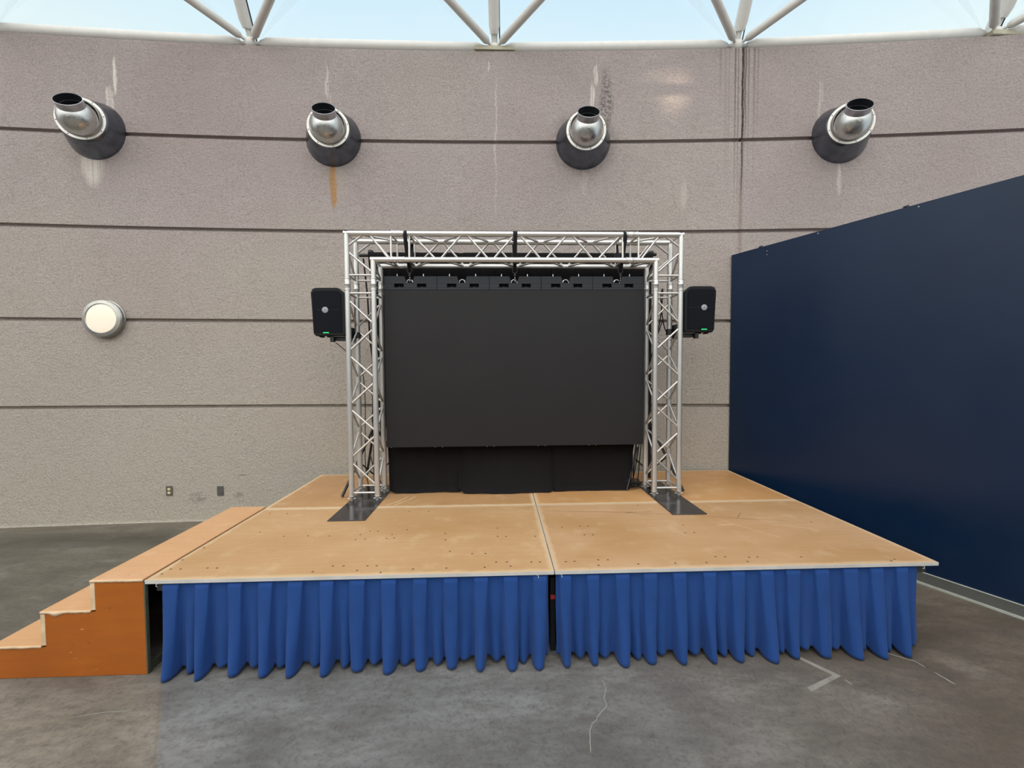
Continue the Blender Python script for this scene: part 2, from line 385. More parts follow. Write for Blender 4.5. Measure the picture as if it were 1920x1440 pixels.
# navy partition on the right, face through A0 towards the viewer
A0 = Vector((2.455, 2.36)); AD = Vector((.412, -.911)).normalized(); AN = Vector((-AD.y, AD.x))    # AN points away from the stage
if AN.x < 0: AN = -AN
def panel(mb, s0, s1, o0, o1, z0, z1):
    c = [A0+AD*s0+AN*o0, A0+AD*s1+AN*o0, A0+AD*s1+AN*o1, A0+AD*s0+AN*o1]
    mb.prism([tuple(p) for p in c], 'z', z0, z1); return mb
PT = 2.578
wr = tag(panel(MB(), 0, 12, 0, .12, FL+.003, PT).build('wall_right', M['navy'], smooth=30), 'tall navy blue painted partition wall right of the stage', kind='structure')
b = tag(panel(MB(), 1.0, 12, -.010, 0, FL+.018, FL+.098).build('baseboard_right', M['base']), kind='structure')
panel(MB(), 1.0, 12, -.013, -.0005, FL+.098, FL+.103).build('top_edge', M['basewhite'], b)
panel(MB(), 1.0, 12, -.022, -.001, FL+.001, FL+.018).build('floor_strip', M['basewhite'], b)
for s_ in (.34, 1.58, 2.35):
    p = A0+AD*s_+AN*.03
    mb = MB(); mb.tube([(p.x, p.y, PT-.001), (p.x, p.y, PT+.014)], .014, 10); mb.tube([(p.x-.03*AD.x, p.y-.03*AD.y, PT+.012), (p.x+.008, p.y, PT+.020)], .008, 8)
    mb.build('panel_clip', M['blackmetal'], wr)
for s_, dz in ((.42, -.06), (.42, -.10), (.92, -.02), (1.66, -.025)):
    p = A0+AD*s_
    MB().lathe([(.006, 0), (.005, .004), (0, .005)], (p.x, p.y, PT+dz), (-AN.x, -AN.y, 0), 10).build('bolt', M['bolt'], wr)

# ------------------------------------------------------------------ skylight frame
sk = thing('skylight_frame', 'white tubular steel space frame of the glass roof standing on the wall top', 'roof frame', (0, 0, 0))
nodesX = [-8.9, -6.06, -3.217, -.352, 2.52, 5.36, 8.2]
NP = []
for X in nodesX:
    x, y = on_wall(X, -.06); NP.append(Vector((x, y, wz(X, TOP)+.060)))
BR = .061
for i in range(len(NP)-1):
    a, b = NP[i], NP[i+1]; d = (b-a).normalized(); mb = MB()
    g0 = .20
    mb.tube([a+d*.05, a+d*.11, a+d*.115, a+d*g0, b-d*g0, b-d*.115, b-d*.11, b-d*.05], [.02, .02, .032, BR, BR, .032, .02, .02], 20)
    mb.build('ring_beam', M['white'], sk)
for i, p in enumerate(NP):
    mb = MB(); mb.lathe([(.0, -.062), (.03, -.058), (.058, -.035), (.066, 0), (.058, .035), (.03, .058), (0, .062)], p, (0, 0, 1), 20); mb.build('node', M['white'], sk)
    if i == 3:
        mb = MB(); mb.box(p.x-.235, p.x+.235, p.y-.075, p.y+.09, p.z-.060, p.z-.012); mb.build('bearing_pad', M['cap'], sk, bevel=.004)
    elif i == 5:
        mb = MB(); mb.box(p.x-.10, p.x+.5, p.y-.075, p.y+.10, p.z-.065, p.z-.008); mb.build('bearing_pad', M['cap'], sk, bevel=.01)
def strut(a, b, r, nm, taper=.14):
    d = (b-a).normalized(); mb = MB()
    mb.tube([a+d*.04, a+d*.10, a+d*.105, a+d*taper, b-d*taper, b-d*.105, b-d*.10, b-d*.04], [.018, .018, r*.62, r, r, r*.62, .018, .018], 16)
    return mb.build(nm, M['white'], sk)
HI = []
for i in range(len(NP)-1):
    m_ = (NP[i]+NP[i+1])/2; HI.append(m_+Vector((0, -1.30, .50)))
for i, p in enumerate(NP):
    if i > 0: strut(p, HI[i-1], .043, 'strut')
    if i < len(HI): strut(p, HI[i], .043, 'strut')
    n = Vector((wslope(p.x), -1, 0)).normalized()
    q = p+n*1.9+Vector((0, 0, 3.0)); d = (q-p).normalized(); mb = MB()
    r = .062; mb.tube([p+d*.05, p+d*.13, p+d*.135, p+d*.21, q], [.024, .024, .046, r, r], 18); mb.build('main_strut', M['white'], sk)
for i in range(len(HI)-1): strut(HI[i], HI[i+1], .05, 'inner_chord')
for p in HI:
    MB().lathe([(0, -.06), (.05, -.04), (.062, 0), (.05, .04), (0, .06)], p, (0, 0, 1), 16).build('node', M['white'], sk)
# glazing plane outside the frame
def gp(X, t, off=0):   # t metres up the slope
    x, y = on_wall(X, -.20-off); n = Vector((wslope(X), -1, 0)).normalized()
    return Vector((x, y, wz(X, TOP)+.002))+(n*.535+Vector((0, 0, .845)))*t
mb = MB(); rows = [[gp(X, t) for t in (0, 1.5, 3.0, 4.2)] for X in [-12+.8*k for k in range(28)]]
mb.quad_grid(rows); ceil = tag(mb.build('ceiling', M['glass'], smooth=60, fixn=False), 'sloping glass roof above the concrete wall', kind='structure')
for X in nodesX:
    mb = MB(); a, b = gp(X, 0, -.02), gp(X, 4.1, -.02); n = Vector((wslope(X), -1, 0)).normalized(); t = Vector((1, wslope(X), 0)).normalized()
    for p, q in ((-.035, .035),):
        mb.quad_grid([[a+t*p-n*.05, a+t*q-n*.05, a+t*q+n*.06, a+t*p+n*.06], [b+t*p-n*.05, b+t*q-n*.05, b+t*q+n*.06, b+t*p+n*.06]], True)
    mb.build('mullion', M['white'], ceil)
    mb = MB(); t_ = t*.062; mb.tube([a+t_+n*.05, b+t_+n*.05], .007, 6); mb.build('gasket', M['rubber'], ceil)
    for sgn in (-1, 1):
        mb = MB(); a = gp(X+sgn*.10, .18, -.01); b = gp(X+sgn*1.75, 1.45, -.01); d = (b-a).normalized(); w = Vector((1, 0, 0)).cross(d).cross(d).normalized()*.045
        p = a+(b-a)*.25; mb.quad_grid([[a-w*.1, a+w*.1], [p-w, p+w], [b-w*1.5, b+w*1.5]]); mb.build('frosted_strip', M['frost'], ceil)

# ------------------------------------------------------------------ air nozzles
def make_vent(X, z, label, phi):
    """cone foot lies flat on the wall; nozzle unit swings by phi towards the middle of the hall"""
    t = thing('air_nozzle', label, 'air vent', (X, wy(X), z), 'round steel air nozzles high on the wall')
    wa = math.atan(wslope(X)); O = Vector((X, wy(X), z)); n = 48
    def fr(a): return Vector((math.cos(a), math.sin(a), 0)), Vector((math.sin(a), -math.cos(a), 0))
    uw, nw = fr(wa); uf, nf = fr(phi); uz = Vector((0, 0, 1))
    C0 = O+nf*.240
    def ringp(c, u, r): return [c+(u*math.cos(2*PI*k/n)+uz*math.sin(2*PI*k/n))*r for k in range(n)]
    rows = [ringp(O-nw*.004, uw, .322), ringp(O+nw*.006, uw, .322)]
    for k in range(1, 7):
        f = k/6; a = ringp(O+nw*.008, uw, .320); b = ringp(C0, uf, .226); rows.append([p*(1-f)+q*f for p, q in zip(a, b)])
    rows += [ringp(C0+nf*.003, uf, .220), ringp(C0-nf*.02, uf, .18)]
    mb = MB(); mb.quad_grid(rows, True); mb.build('wall_cone', M['cone'], t)
    f = MB().lathe([(.18, .236), (.223, .240), (.227, .246), (.224, .252), (.199, .254), (.194, .260), (.193, .284), (.189, .289), (.183, .286), (.180, .240)], O, nf, 56, True).build('flange', M['steelring'], t)
    for k in range(8):
        a = 2*PI*(k+.3)/8; MB().lathe([(.006, 0), (.005, .004), (0, .005)], O+nf*.252+(uf*math.cos(a)+uz*math.sin(a))*.212, nf, 8).build('screw', M['frame'], f)
    e = R(33); c = O+nf*.262-uz*.018; d = nf*math.cos(e)+uz*math.sin(e)
    h0 = math.acos(.116/.180)
    pr = [(.180*math.cos(h0-(h0+1.35)*k/20), .180*math.sin(h0-(h0+1.35)*k/20)) for k in range(21)]
    ball = MB().lathe(pr, c, d, 56, True).build('nozzle_ball', M['ball'], t)
    u = nf*math.sin(e)-uz*math.cos(e)
    q = c+(d*math.sin(R(36))+u*math.cos(R(36)))*.179
    MB().lathe([(.010, 0), (.011, .006), (.007, .012), (0, .013)], q, q-c, 12).build('bolt', M['bolt'], ball)
    b0 = .180*math.sin(h0)
    col_ = MB().lathe([(.112, b0-.004), (.119, b0-.002), (.119, b0+.060), (.121, b0+.065), (.118, b0+.066), (.1165, b0+.063)], c, d, 56, True).build('collar', M['collar'], t)
    MB().lathe([(.117, b0+.063), (.114, b0-.02), (.104, b0-.10), (.09, b0-.20), (0.0, b0-.21)], c, d, 48, True).build('duct_throat', M['ductin'], col_)
    return t
for X, z, ph, lb in [(-4.92, 4.560-S, .27, 'steel air nozzle with dark wall cone, leftmost, above the round wall lamp'),
          (-2.263, 4.540-S, .15, 'steel air nozzle with an orange rust run down the wall below it'),
          (.696, 4.509-S, -.06, 'steel air nozzle with grey grime around it, above the middle of the truss beam'),
          (3.68, 4.515-S, -.32, 'steel air nozzle right of the dark drip streaks, above the navy partition')]:
    make_vent(X, z, lb, ph)

# round wall lamp
X = -4.890; t = thing('wall_lamp', 'round lit bulkhead lamp with brushed metal ring on the wall', 'wall light')
MB().lathe([(.216, 0), (.216, .014), (.206, .018), (.203, .030), (.214, .034), (.216, .058), (.206, .070), (.170, .076), (.162, .070), (.162, .02)], (0, 0, 0), (0, -1, 0), 56, True).build('metal_ring', M['steelring'], t)
MB().lathe([(.164, .062), (.160, .072), (.130, .080), (.08, .086), (0, .088)], (0, 0, 0), (0, -1, 0), 48, True).build('diffuser', M['lamp'], t)
t.location = (X, wy(X), 1.850); t.rotation_euler = (0, 0, math.atan(wslope(X)))
# outlets
def wall_plate(X, z, name, lab, cat, mat):
    t = thing(name, lab, cat); MB().box(-.036, .036, -.012, -.002, -.058, .058).build('face_plate', mat, t, bevel=.003)
    t.location = (X, wy(X)+.002, z); t.rotation_euler = (0, 0, math.atan(wslope(X))); return t
t = wall_plate(-4.27, -.189, 'wall_outlet', 'duplex power outlet with ivory sockets low on the wall', 'outlet', M['outlet'])
for dz in (.022, -.022):
    s_ = MB().prism([(.017*math.cos(a*PI/8), dz+.014*math.sin(a*PI/8)) for a in range(16)], 'y', -.015, -.011).build('socket', M['ivory'], t)
    m_ = MB(); m_.box(-.008, -.0055, -.0156, -.0148, dz-.004, dz+.006); m_.box(.0055, .008, -.0156, -.0148, dz-.004, dz+.006); m_.build('slot', M['rubber'], s_)
t = wall_plate(-3.688, -.204, 'blank_wall_plate', 'blank grey cover plate low on the wall, right of the outlet', 'cover plate', M['blank'])
MB().box(-.028, .028, -.0135, -.0118, -.050, .050).build('raised_panel', M['blank'], t)

# ------------------------------------------------------------------ stage decks
holes = [(-1.329, 0.678), (-1.268, 0.675), (-1.379, 0.611), (-1.386, 0.525), (-1.318, 0.53), (-1.142, 0.605), (-1.164, 0.537), (-1.11, 0.54), (-0.744, 0.603), (-0.727, 0.487), (-0.35, 0.686), (-0.349, 0.531), (-0.286, 0.528), (-0.673, 0.302), (-0.519, 0.259), (-0.43, 0.257), (-0.358, 0.133), (-0.289, 0.132), (-0.267, 0.074), (-0.133, 0.123), (-0.078, 0.12), (-1.389, 0.128), (-1.322, 0.127), (-1.17, 0.12), (-1.111, 0.117), (-1.216, 0.065), (-1.484, 0.061), (-1.063, 0.032), (-0.873, 0.065), (-0.668, 0.068), (-0.429, 0.067), (-1.766, 0.612), (-1.604, 0.601), (-1.945, 0.612), (-2.166, 0.695), (-1.122, 1.09), (-0.952, 1.093), (-2.167, 1.096), (-2.324, 1.112), (-1.05, 0.692), (-0.071, 0.52), (0.296, 0.694), (0.359, 0.691), (0.297, 0.528), (0.361, 0.525), (0.152, 0.68), (1.061, 0.529), (1.129, 0.53), (1.112, 0.675), (1.078, 0.14), (1.139, 0.135), (1.292, 0.121), (1.349, 0.125), (0.979, 0.064), (1.246, 0.065), (0.778, 0.065), (0.54, 0.065), (0.286, 0.06), (0.302, 0.133), (0.364, 0.13), (0.145, 0.12), (0.089, 0.117), (1.632, 0.111), (2.199, 0.049), (2.159, 0.03), (2.16, 0.693), (0.915, 1.146), (-2.391, 0.136), (-2.329, 0.133), (-2.397, 0.077), (-2.169, 0.139), (-2.413, 0.259), (-2.406, 0.442), (-2.109, 0.136)]
D1 = 1.2192
decks = [(-W2, -.003, 0, D1-.002, 'front left stage deck of worn tan plywood with silver front edge', (186, 144, 98), (194, 154, 112), (210, 180, 142), 0, 0, .0),
         (.003, W2, 0, D1-.002, 'front right stage deck of tan plywood marked with long pale and dark scuffs', (184, 142, 97), (194, 154, 115), (208, 178, 142), 1, 0, .0),
         (-W2, -.003, D1+.002, 2.402, 'rear left stage deck of scratched plywood under the left truss leg', (182, 138, 94), (188, 146, 102), (224, 196, 156), 2, 1, .2),
         (.003, W2, D1+.002, 2.345, 'rear right stage deck of orange-tan plywood beside the navy partition', (194, 144, 92), (200, 152, 102), (218, 188, 148), 3, 0, .3)]
for (x0, x1, y0, y1, lab, ca, cb, pale, seed, st, dk) in decks:
    cx, cy = (x0+x1)/2, (y0+y1)/2
    t = thing('stage_deck', lab, 'stage platform', (cx, cy, 0), 'plywood stage decks')
    hw, hd = (x1-x0)/2, (y1-y0)/2
    MB().box(x0+.002, x1-.002, y0+.002, y1-.002, -.012, 0).build('plywood_top', mat_ply('plywood_sheet', ca, cb, hw, hd, pale, seed, st, dk), t)
    mb = MB()
    for (a, b, c, d) in ((x0, x1, y0, y0+.002), (x0, x1, y1-.002, y1), (x0, x0+.002, y0+.002, y1-.002), (x1-.002, x1, y0+.002, y1-.002)): mb.box(a, b, c, d, -.0215, -.0008)
    mb.build('edge_trim', M['trim'], t)
    mb = MB(); e = .03
    for (a, b, c, d) in ((x0+e, x1-e, y0+.05, y0+.09), (x0+e, x1-e, y1-.09, y1-.05), (x0+e, x0+e+.04, y0+.09, y1-.09), (x1-e-.04, x1-e, y0+.09, y1-.09), (cx-.02, cx+.02, y0+.09, y1-.09)): mb.box(a, b, c, d, -.09, -.0125)
    mb.build('frame', M['frame'], t)
    for lx in (x0+.08, cx, x1-.08):
        for ly in (y0+.12, y1-.12):
            lg = MB().tube([(lx, ly, FL+.001), (lx, ly, -.05)], .02, 12).build('leg', M['blackmetal'], t)
    if seed == 1:
        cp = MB().box(-.012, .016, .098, .124, FL+.001, -.095).build('corner_post', M['blackmetal'], t)
        MB().box(-.0128, .0168, .0972, .1248, -.232, -.204).build('red_band', M['red'], cp)
    mb = MB()
    for (hx, hy) in holes:
        if x0 < hx < x1 and y0 < hy < y1: mb.lathe([(.0078, 0), (.0068, .0007), (0, .0008)], (hx, hy, 0), (0, 0, 1), 8)
    if mb.v: tag(mb.build('screws', M['screw'], t), kind='stuff')
    if seed == 1:   # long scuffs dragged over the sheet
        mb = MB()
        for pts, w in (([(.05, 1.05), (.75, .98), (1.33, .88), (1.75, .76)], .010), ([(.75, .98), (1.0, .985)], .008), ([(.75, .98), (.93, .90)], .006), ([(1.62, .80), (1.72, .92)], .012), ([(1.62, .80), (2.0, .71)], .006)):
            r_ = ribbon(wiggle(pts, .004, 6), w, .0006); b_ = len(mb.v); mb.v += r_.v; mb.f += [tuple(i+b_ for i in f) for f in r_.f]
        mb.build('scuff_mark', simple('dark_scuff', (166, 124, 86), .6), t)
        for pts, w in (([(1.45, .80), (1.60, .55), (1.72, .40)], .014), ([(1.80, .66), (2.0, .58), (2.10, .52)], .016), ([(1.70, .79), (2.02, .80)], .010), ([(1.38, .66), (1.52, .67)], .03)):
            ribbon(wiggle(pts, .003, 5), w, .0007).build('scratch', simple('pale_scuff', (203, 165, 124), .6), t)
    if seed == 2:
        for pts, w in (([(-1.37, 1.26), (-1.27, 1.40), (-1.22, 1.52)], .016), ([(-1.30, 1.25), (-1.19, 1.42), (-1.15, 1.53)], .014)):
            ribbon(wiggle(pts, .003, 5), w, .0007).build('scratch', simple('pale_scuff', (210, 176, 134), .6), t)

# ------------------------------------------------------------------ pleated skirts
def sm(a, b, x):
    if a == b: return 1.0 if x >= b else 0.0
    t = max(0, min(1, (x-a)/(b-a))); return t*t*(3-2*t)
def make_skirt(x0, x1, pleats, seed, lab, ret):
    rnd = random.Random(seed); t = thing('stage_skirt', lab, 'stage skirt', ((x0+x1)/2, .02, FL), 'blue pleated skirts along the stage front')
    P = []
    for (a, b) in pleats:
        P.append(dict(a=a, b=b, lean=rnd.uniform(-.012, .014), wa=rnd.uniform(.006, .024), wb=rnd.uniform(.004, .020), d=rnd.uniform(.058, .088), g=rnd.uniform(.020, .045), gc=rnd.uniform(.35, .65), tw=rnd.uniform(-.02, .02)))
    NR = 26; base = .024
    def yoff(x, t_):
        y = 0
        for i, p in enumerate(P):
            a = p['a']+(p['wa']+p['lean'])*t_; b = p['b']+(p['lean']-p['wb'])*t_
            if a-.05 < x < b+.05:
                top = sm(a-.006, a+.004, x)*(1-sm(b-.001, b+.003, x))*.020
                c = (a+b)/2; hw = (b-a)/2+.012
                u = (x-c)/hw; lobe = (1-u*u) if abs(u) < 1 else 0
                lobe = max(0, lobe)**.6
                y = max(y, top*(1-t_*.3)+lobe*p['d']*t_**1.1)
            # secondary soft bulge in the gap to the right of this pleat
            nx = P[i+1]['a'] if i+1 < len(P) else x1
            if x1-p['b'] > .02:
                gc = p['b']+(nx-p['b'])*p['gc']; gw = max(.02, (nx-p['b'])*.40)
                u = (x-gc)/gw
                if abs(u) < 1: y = max(y, (1-u*u)**1.3*p['g']*t_**1.3)
        return y
    N = int((x1-x0)/.0032); rows = []
    zt, zb = -.0225, FL+.006
    ztop2 = zt-.030
    for r in range(NR+1):
        v = r/NR
        z = zt+(zb-zt)*v
        tt = max(0, (zt-.020-z)/(zt-.020-zb))
        row = []
        for k in range(N+1):
            x = x0+(x1-x0)*k/N
            yo = yoff(x, tt) if z < zt-.018 else 0.0
            y = base-.004*tt-yo+.004*math.sin(x*23+seed)*tt
            lift = 0.030*(1-min(1, yo/.05))*tt**8+.006*math.sin(x*9)*tt**6
            row.append((x+.004*math.sin(z*11+x*14)*tt, y, z+max(0, lift)))
        if ret:
            for k in range(1, 15):
                x = x1+.012*math.sin(k*1.1)*tt+(-.02*(k/14))*tt+.018*tt; row.append((x, row[N][1]+k*.012, row[N][2]))
        rows.append(row)
    mb = MB(); mb.quad_grid(rows); mb.build('pleated_cloth', M['skirt'], t, smooth=180, solid=.0014, fixn=False)
    MB().box(x0, x1, base+.001, base+.004, zt-.03, zt+.0005).build('header_band', M['skirt'], t)
    return t
PL = [(-2.341, -2.248), (-2.153, -2.07), (-1.961, -1.88), (-1.784, -1.7), (-1.609, -1.521), (-1.42, -1.337), (-1.244, -1.152), (-1.053, -0.964), (-0.862, -0.778), (-0.679, -0.592), (-0.492, -0.407), (-0.313, -0.225), (-0.131, -0.046)]
PR = [(0.03, 0.105), (0.201, 0.278), (0.379, 0.466), (0.555, 0.639), (0.739, 0.823), (0.93, 1.011), (1.109, 1.194), (1.292, 1.377), (1.459, 1.548), (1.644, 1.734), (1.827, 1.92), (2.003, 2.086), (2.17, 2.246)]
sa = make_skirt(-2.3476, -.038, PL, 5, 'blue pleated cloth skirt hanging below the left stage deck, beside the orange steps', 0)
sb = make_skirt(.010, 2.322, PR, 11, 'blue pleated cloth skirt below the right stage deck, towards the navy partition', 1)
for par, x, s_ in ((sa, -.10, 1), (sb, .045, 1), (sa, -2.375, -1), (sb, 2.35, 1)):
    MB().tube([(x-.02*s_, .012, -.024), (x, .006, -.027), (x+.002, .004, -.040), (x-.005*s_, .010, -.043)], .0022, 8).build('clip', M['white'], par)

# ------------------------------------------------------------------ steps
t = thing('stage_steps', 'three-step plywood stair unit with orange side at the left end of the stage', 'steps', (-2.9, .6, FL))
XS = [-2.4425, -2.748, -3.038, -3.34]; ZS = [.010, -.170, -.375]; DY = 1.268
for yy0, yy1 in ((.0, .018), (DY-.018, DY)):
    poly = [(XS[0], FL+.002), (XS[3]+.03, FL+.002), (XS[3]+.03, ZS[2]-.014), (XS[2]+.026, ZS[2]-.014), (XS[2]+.026, ZS[1]-.014), (XS[1]+.026, ZS[1]-.014), (XS[1]+.026, ZS[0]-.014), (XS[0], ZS[0]-.014)]
    MB().prism(poly, 'y', yy0, yy1).build('side_panel', M['orange'], t)
plyt = mat_ply('tread_sheet', (204, 156, 110), (210, 160, 118), 9, 9, (220, 186, 150), 5)
for i in range(3):
    x1_ = XS[0] if i == 0 else XS[i]; x0_ = XS[i+1]
    MB().box(x0_, x1_ , -.001, DY, ZS[i]-.012, ZS[i]).build('tread', plyt, t, bevel=.003)
    # worn pale front end of the tread board, ragged
    mb = MB(); rnd = random.Random(i); n = 24; up = []; dn = []
    for k in range(n+1):
        x = x0_+(x1_-x0_)*k/n; up.append((x, -.0026, ZS[i]-.001)); dn.append((x, -.0026, ZS[i]-.013-rnd.uniform(0, .004)-(.018*math.exp(-((x-x0_-.09)/.028)**2) if i == 1 else 0)))
    mb.quad_grid([up, dn]); mb.build('worn_edge', M['pale'], t, solid=.002)
    zb = (ZS[i+1] if i < 2 else FL+.002)
    MB().box(x0_+.001, x0_+.026, -.001, DY, zb+.0005, ZS[i]-.013).build('riser', M['pale'] if i < 3 else M['tread'], t)
mb = MB(); mb.box(XS[0]+.0005, XS[0]+.008, .0, .020, FL+.002, -.004); mb.build('end_post', M['darkedge'], t)
mb = MB(); mb.box(XS[0]-.02, XS[0]-.0005, .02, DY-.02, FL+.002, FL+.05); mb.build('bottom_rail', M['darkedge'], t)
for k in range(5):
    y0 = .16+.13*k
    MB().prism([(y0, FL+.05), (y0+.05, FL+.05), (y0+.25, FL+.30), (y0+.20, FL+.30)], 'x', XS[0]-.012, XS[0]-.001).build('slat', M['slat'], t)

# ------------------------------------------------------------------ floor tape
mb = MB(); z = FL+.0008
mb.prism([(1.475, .02), (1.497, .028), (1.655, -.186), (1.400, -.288), (1.390, -.262), (1.610, -.178)], 'z', FL+.0002, FL+.0012)
single(mb, 'floor_tape', M['tape'], 'worn corner-shaped strip of grey tape stuck on the floor before the right skirt', 'tape')
mb = MB(); mb.prism([(1.648, -.215), (1.658, -.211), (1.668, -.245), (1.658, -.25)], 'z', FL+.0002, FL+.0012)
single(mb, 'tape_scrap', M['tape'], 'small pale scrap of tape on the floor just past the tape corner', 'tape')

# ------------------------------------------------------------------ truss arch
CR, BRR = .025, .0100
ta = thing('truss_arch', 'silver box truss goalpost framing the screen on the stage', 'truss', ((XL+XR)/2, TY+.12, 0))
def zig(mb, P0, D, A, t0, pitch, n, first, gap=.016):
    """zigzag brace tubes on one face. P0 origin, D long axis, A across vector (full spacing); first=0 starts on the near chord"""
    side = first; t_ = t0
    for k in range(n):
        g = gap if k > 0 else 0; g2 = gap if k < n-1 else 0
        a = P0+D*(t_+g)+A*side; b = P0+D*(t_+pitch-g2)+A*(1-side)
        u = (b-a).normalized(); mb.tube([a+u*CR*.9, b-u*CR*.9], BRR, 8, False)
        side = 1-side; t_ += pitch
def rung(mb, P0, D, A, t_):
    a = P0+D*t_; b = a+A; u = (b-a).normalized(); mb.tube([a+u*CR*.9, b-u*CR*.9], BRR, 8, False)
Vx, Vy, Vz = Vector((1, 0, 0)), Vector((0, 1, 0)), Vector((0, 0, 1))
ZC = 2.03
def coupler(p, d, parent):
    MB().lathe([(CR, -.058), (.030, -.056), (.030, -.048), (.0275, -.046), (.0275, -.006), (.029, -.004), (.029, .004), (.0275, .006), (.0275, .046), (.030, .048), (.030, .056), (CR, .058)], p, d, 18, True).build('coupler', M['alu'], parent)
    q = d.orthogonal().normalized()
    for s_ in (-.026, .026):
        MB().tube([p+d*s_-q*.036, p+d*s_+q*.036], .0045, 6).build('pin', M['bolt'], parent)
for X0 in (XL, XR-TS):
    left = X0 == XL
    mb = MB()
    O = Vector((X0, TY, ZC)); Dn = -Vz
    t0 = ZC-1.892; pt = .2495; n = 7
    zig(mb, O, Dn, Vx*TS, t0, pt, n, 0)
    zig(mb, O+Vy*TS, Dn, Vx*TS, t0, pt, n, 1)
    zig(mb, O, Dn, Vy*TS, t0, pt, n, 0)
    zig(mb, O+Vx*TS, Dn, Vy*TS, t0, pt, n, 1)
    for t_ in (ZC-1.948, ZC-.082):
        for oo, aa in ((O, Vx), (O+Vy*TS, Vx), (O, Vy), (O+Vx*TS, Vy)): rung(mb, oo, Dn, aa*TS, t_)
    leg = mb.build('leg', M['alu2'], ta)
    for dx in (0, TS):
        for dy in (0, TS):
            p = Vector((X0+dx, TY+dy, 0))
            MB().tube([p+Vz*.052, p+Vz*(ZC-.055)], CR, 20).build('chord', M['alu'], leg)
            MB().lathe([(.017, .008), (.019, .012), (.019, .040), (.024, .046), (.029, .048), (.029, .056), (CR, .058)], p, Vz, 18).build('foot_cone', M['alu'], leg)
            MB().tube([p+Vz*.028-Vx*.036, p+Vz*.028+Vx*.036], .0045, 6).build('pin', M['bolt'], leg)
            coupler(p+Vz*ZC, Vz, leg)
    px0 = X0-.020; px1 = X0+.285
    if not left: px0, px1 = 1.125, 1.4175
    MB().box(px0, px1, .893, 1.893, .0003, .008).build('base_plate', M['plate'], ta, bevel=.0015)
    # corner block
    sx = 1 if left else -1; XO = XL if left else XR
    mb = MB()
    for dy in (0, TS):
        y = TY+dy
        def seg(a, b):
            a = Vector((XO+sx*a[0], y, a[1])); b = Vector((XO+sx*b[0], y, b[1])); u = (b-a).normalized(); mb.tube([a+u*CR*.9, b-u*CR*.9], BRR, 8, False)
        seg((.165, HT), (0, HT-.125)); seg((.20, HT), (.39, HT-TS)); seg((0, HT-.160), (TS, HT-.365))
        seg((0, 2.114), (TS, 2.114)); seg((.405, HT), (.405, HT-TS))
    for (xx, zz) in ((0, HT), (TS, HT-TS), (0, 2.114), (TS, 2.114), (.405, HT), (.405, HT-TS)):
        a = Vector((XO+sx*xx, TY, zz)); rung(mb, a, Vz, Vy*TS, 0)
    for (a, b) in (((0, HT-.16), (0, 2.13)), ((TS, HT-TS-.03), (TS, 2.13)), ((.10, HT), (.39, HT)), ((TS+.02, HT-TS), (.39, HT-TS))):
        mb.tube([(XO+sx*a[0], TY+.02, a[1]), (XO+sx*b[0], TY+TS-.02, b[1])], BRR, 8, False)
    cb = mb.build('corner', M['alu2'], ta)
    for dy in (0, TS):
        y = TY+dy
        MB().tube([(XO, y, ZC+.055), (XO, y, HT), (XO+sx*.0001, y, HT)][:2], CR, 20).build('chord', M['alu'], cb)
        MB().tube([(XO+sx*(-.024), y, HT), (XO+sx*.415, y, HT)], CR, 20).build('chord', M['alu'], cb)
        MB().tube([(XO+sx*TS, y, ZC+.055), (XO+sx*TS, y, HT-TS)], CR, 20).build('chord', M['alu'], cb)
        MB().tube([(XO+sx*(TS-.024), y, HT-TS), (XO+sx*.415, y, HT-TS)], CR, 20).build('chord', M['alu'], cb)
        MB().lathe([(0, CR*1.0), (CR*.7, CR*.98), (CR, CR*.9)], (XO, y, HT), Vz, 16, True).build('end_cap', M['alu'], cb)
# beam
mb = MB(); xa, xb = XL+.47, XR-.47
O = Vector((XL, TY, HT)); n = 8; t0 = .59; pt = ((XR-XL)-.59-.57)/8
zig(mb, O, Vx, -Vz*TS, t0, pt, n, 0); zig(mb, O+Vy*TS, Vx, -Vz*TS, t0, pt, n, 1)
zig(mb, O, Vx, Vy*TS, t0, pt, n, 0); zig(mb, O-Vz*TS, Vx, Vy*TS, t0, pt, n, 1)
for t_ in (.572, XR-XL-.556):
    for oo, aa in ((O, -Vz), (O+Vy*TS, -Vz), (O, Vy), (O-Vz*TS, Vy)): rung(mb, oo, Vx, aa*TS, t_)
beam = mb.build('beam', M['alu2'], ta)
for dz in (0, -TS):
    for dy in (0, TS):
        MB().tube([(xa+.055, TY+dy, HT+dz), (xb-.055, TY+dy, HT+dz)], CR, 20).build('chord', M['alu'], beam)
        coupler(Vector((xa, TY+dy, HT+dz)), Vx, beam); coupler(Vector((xb, TY+dy, HT+dz)), Vx, beam)

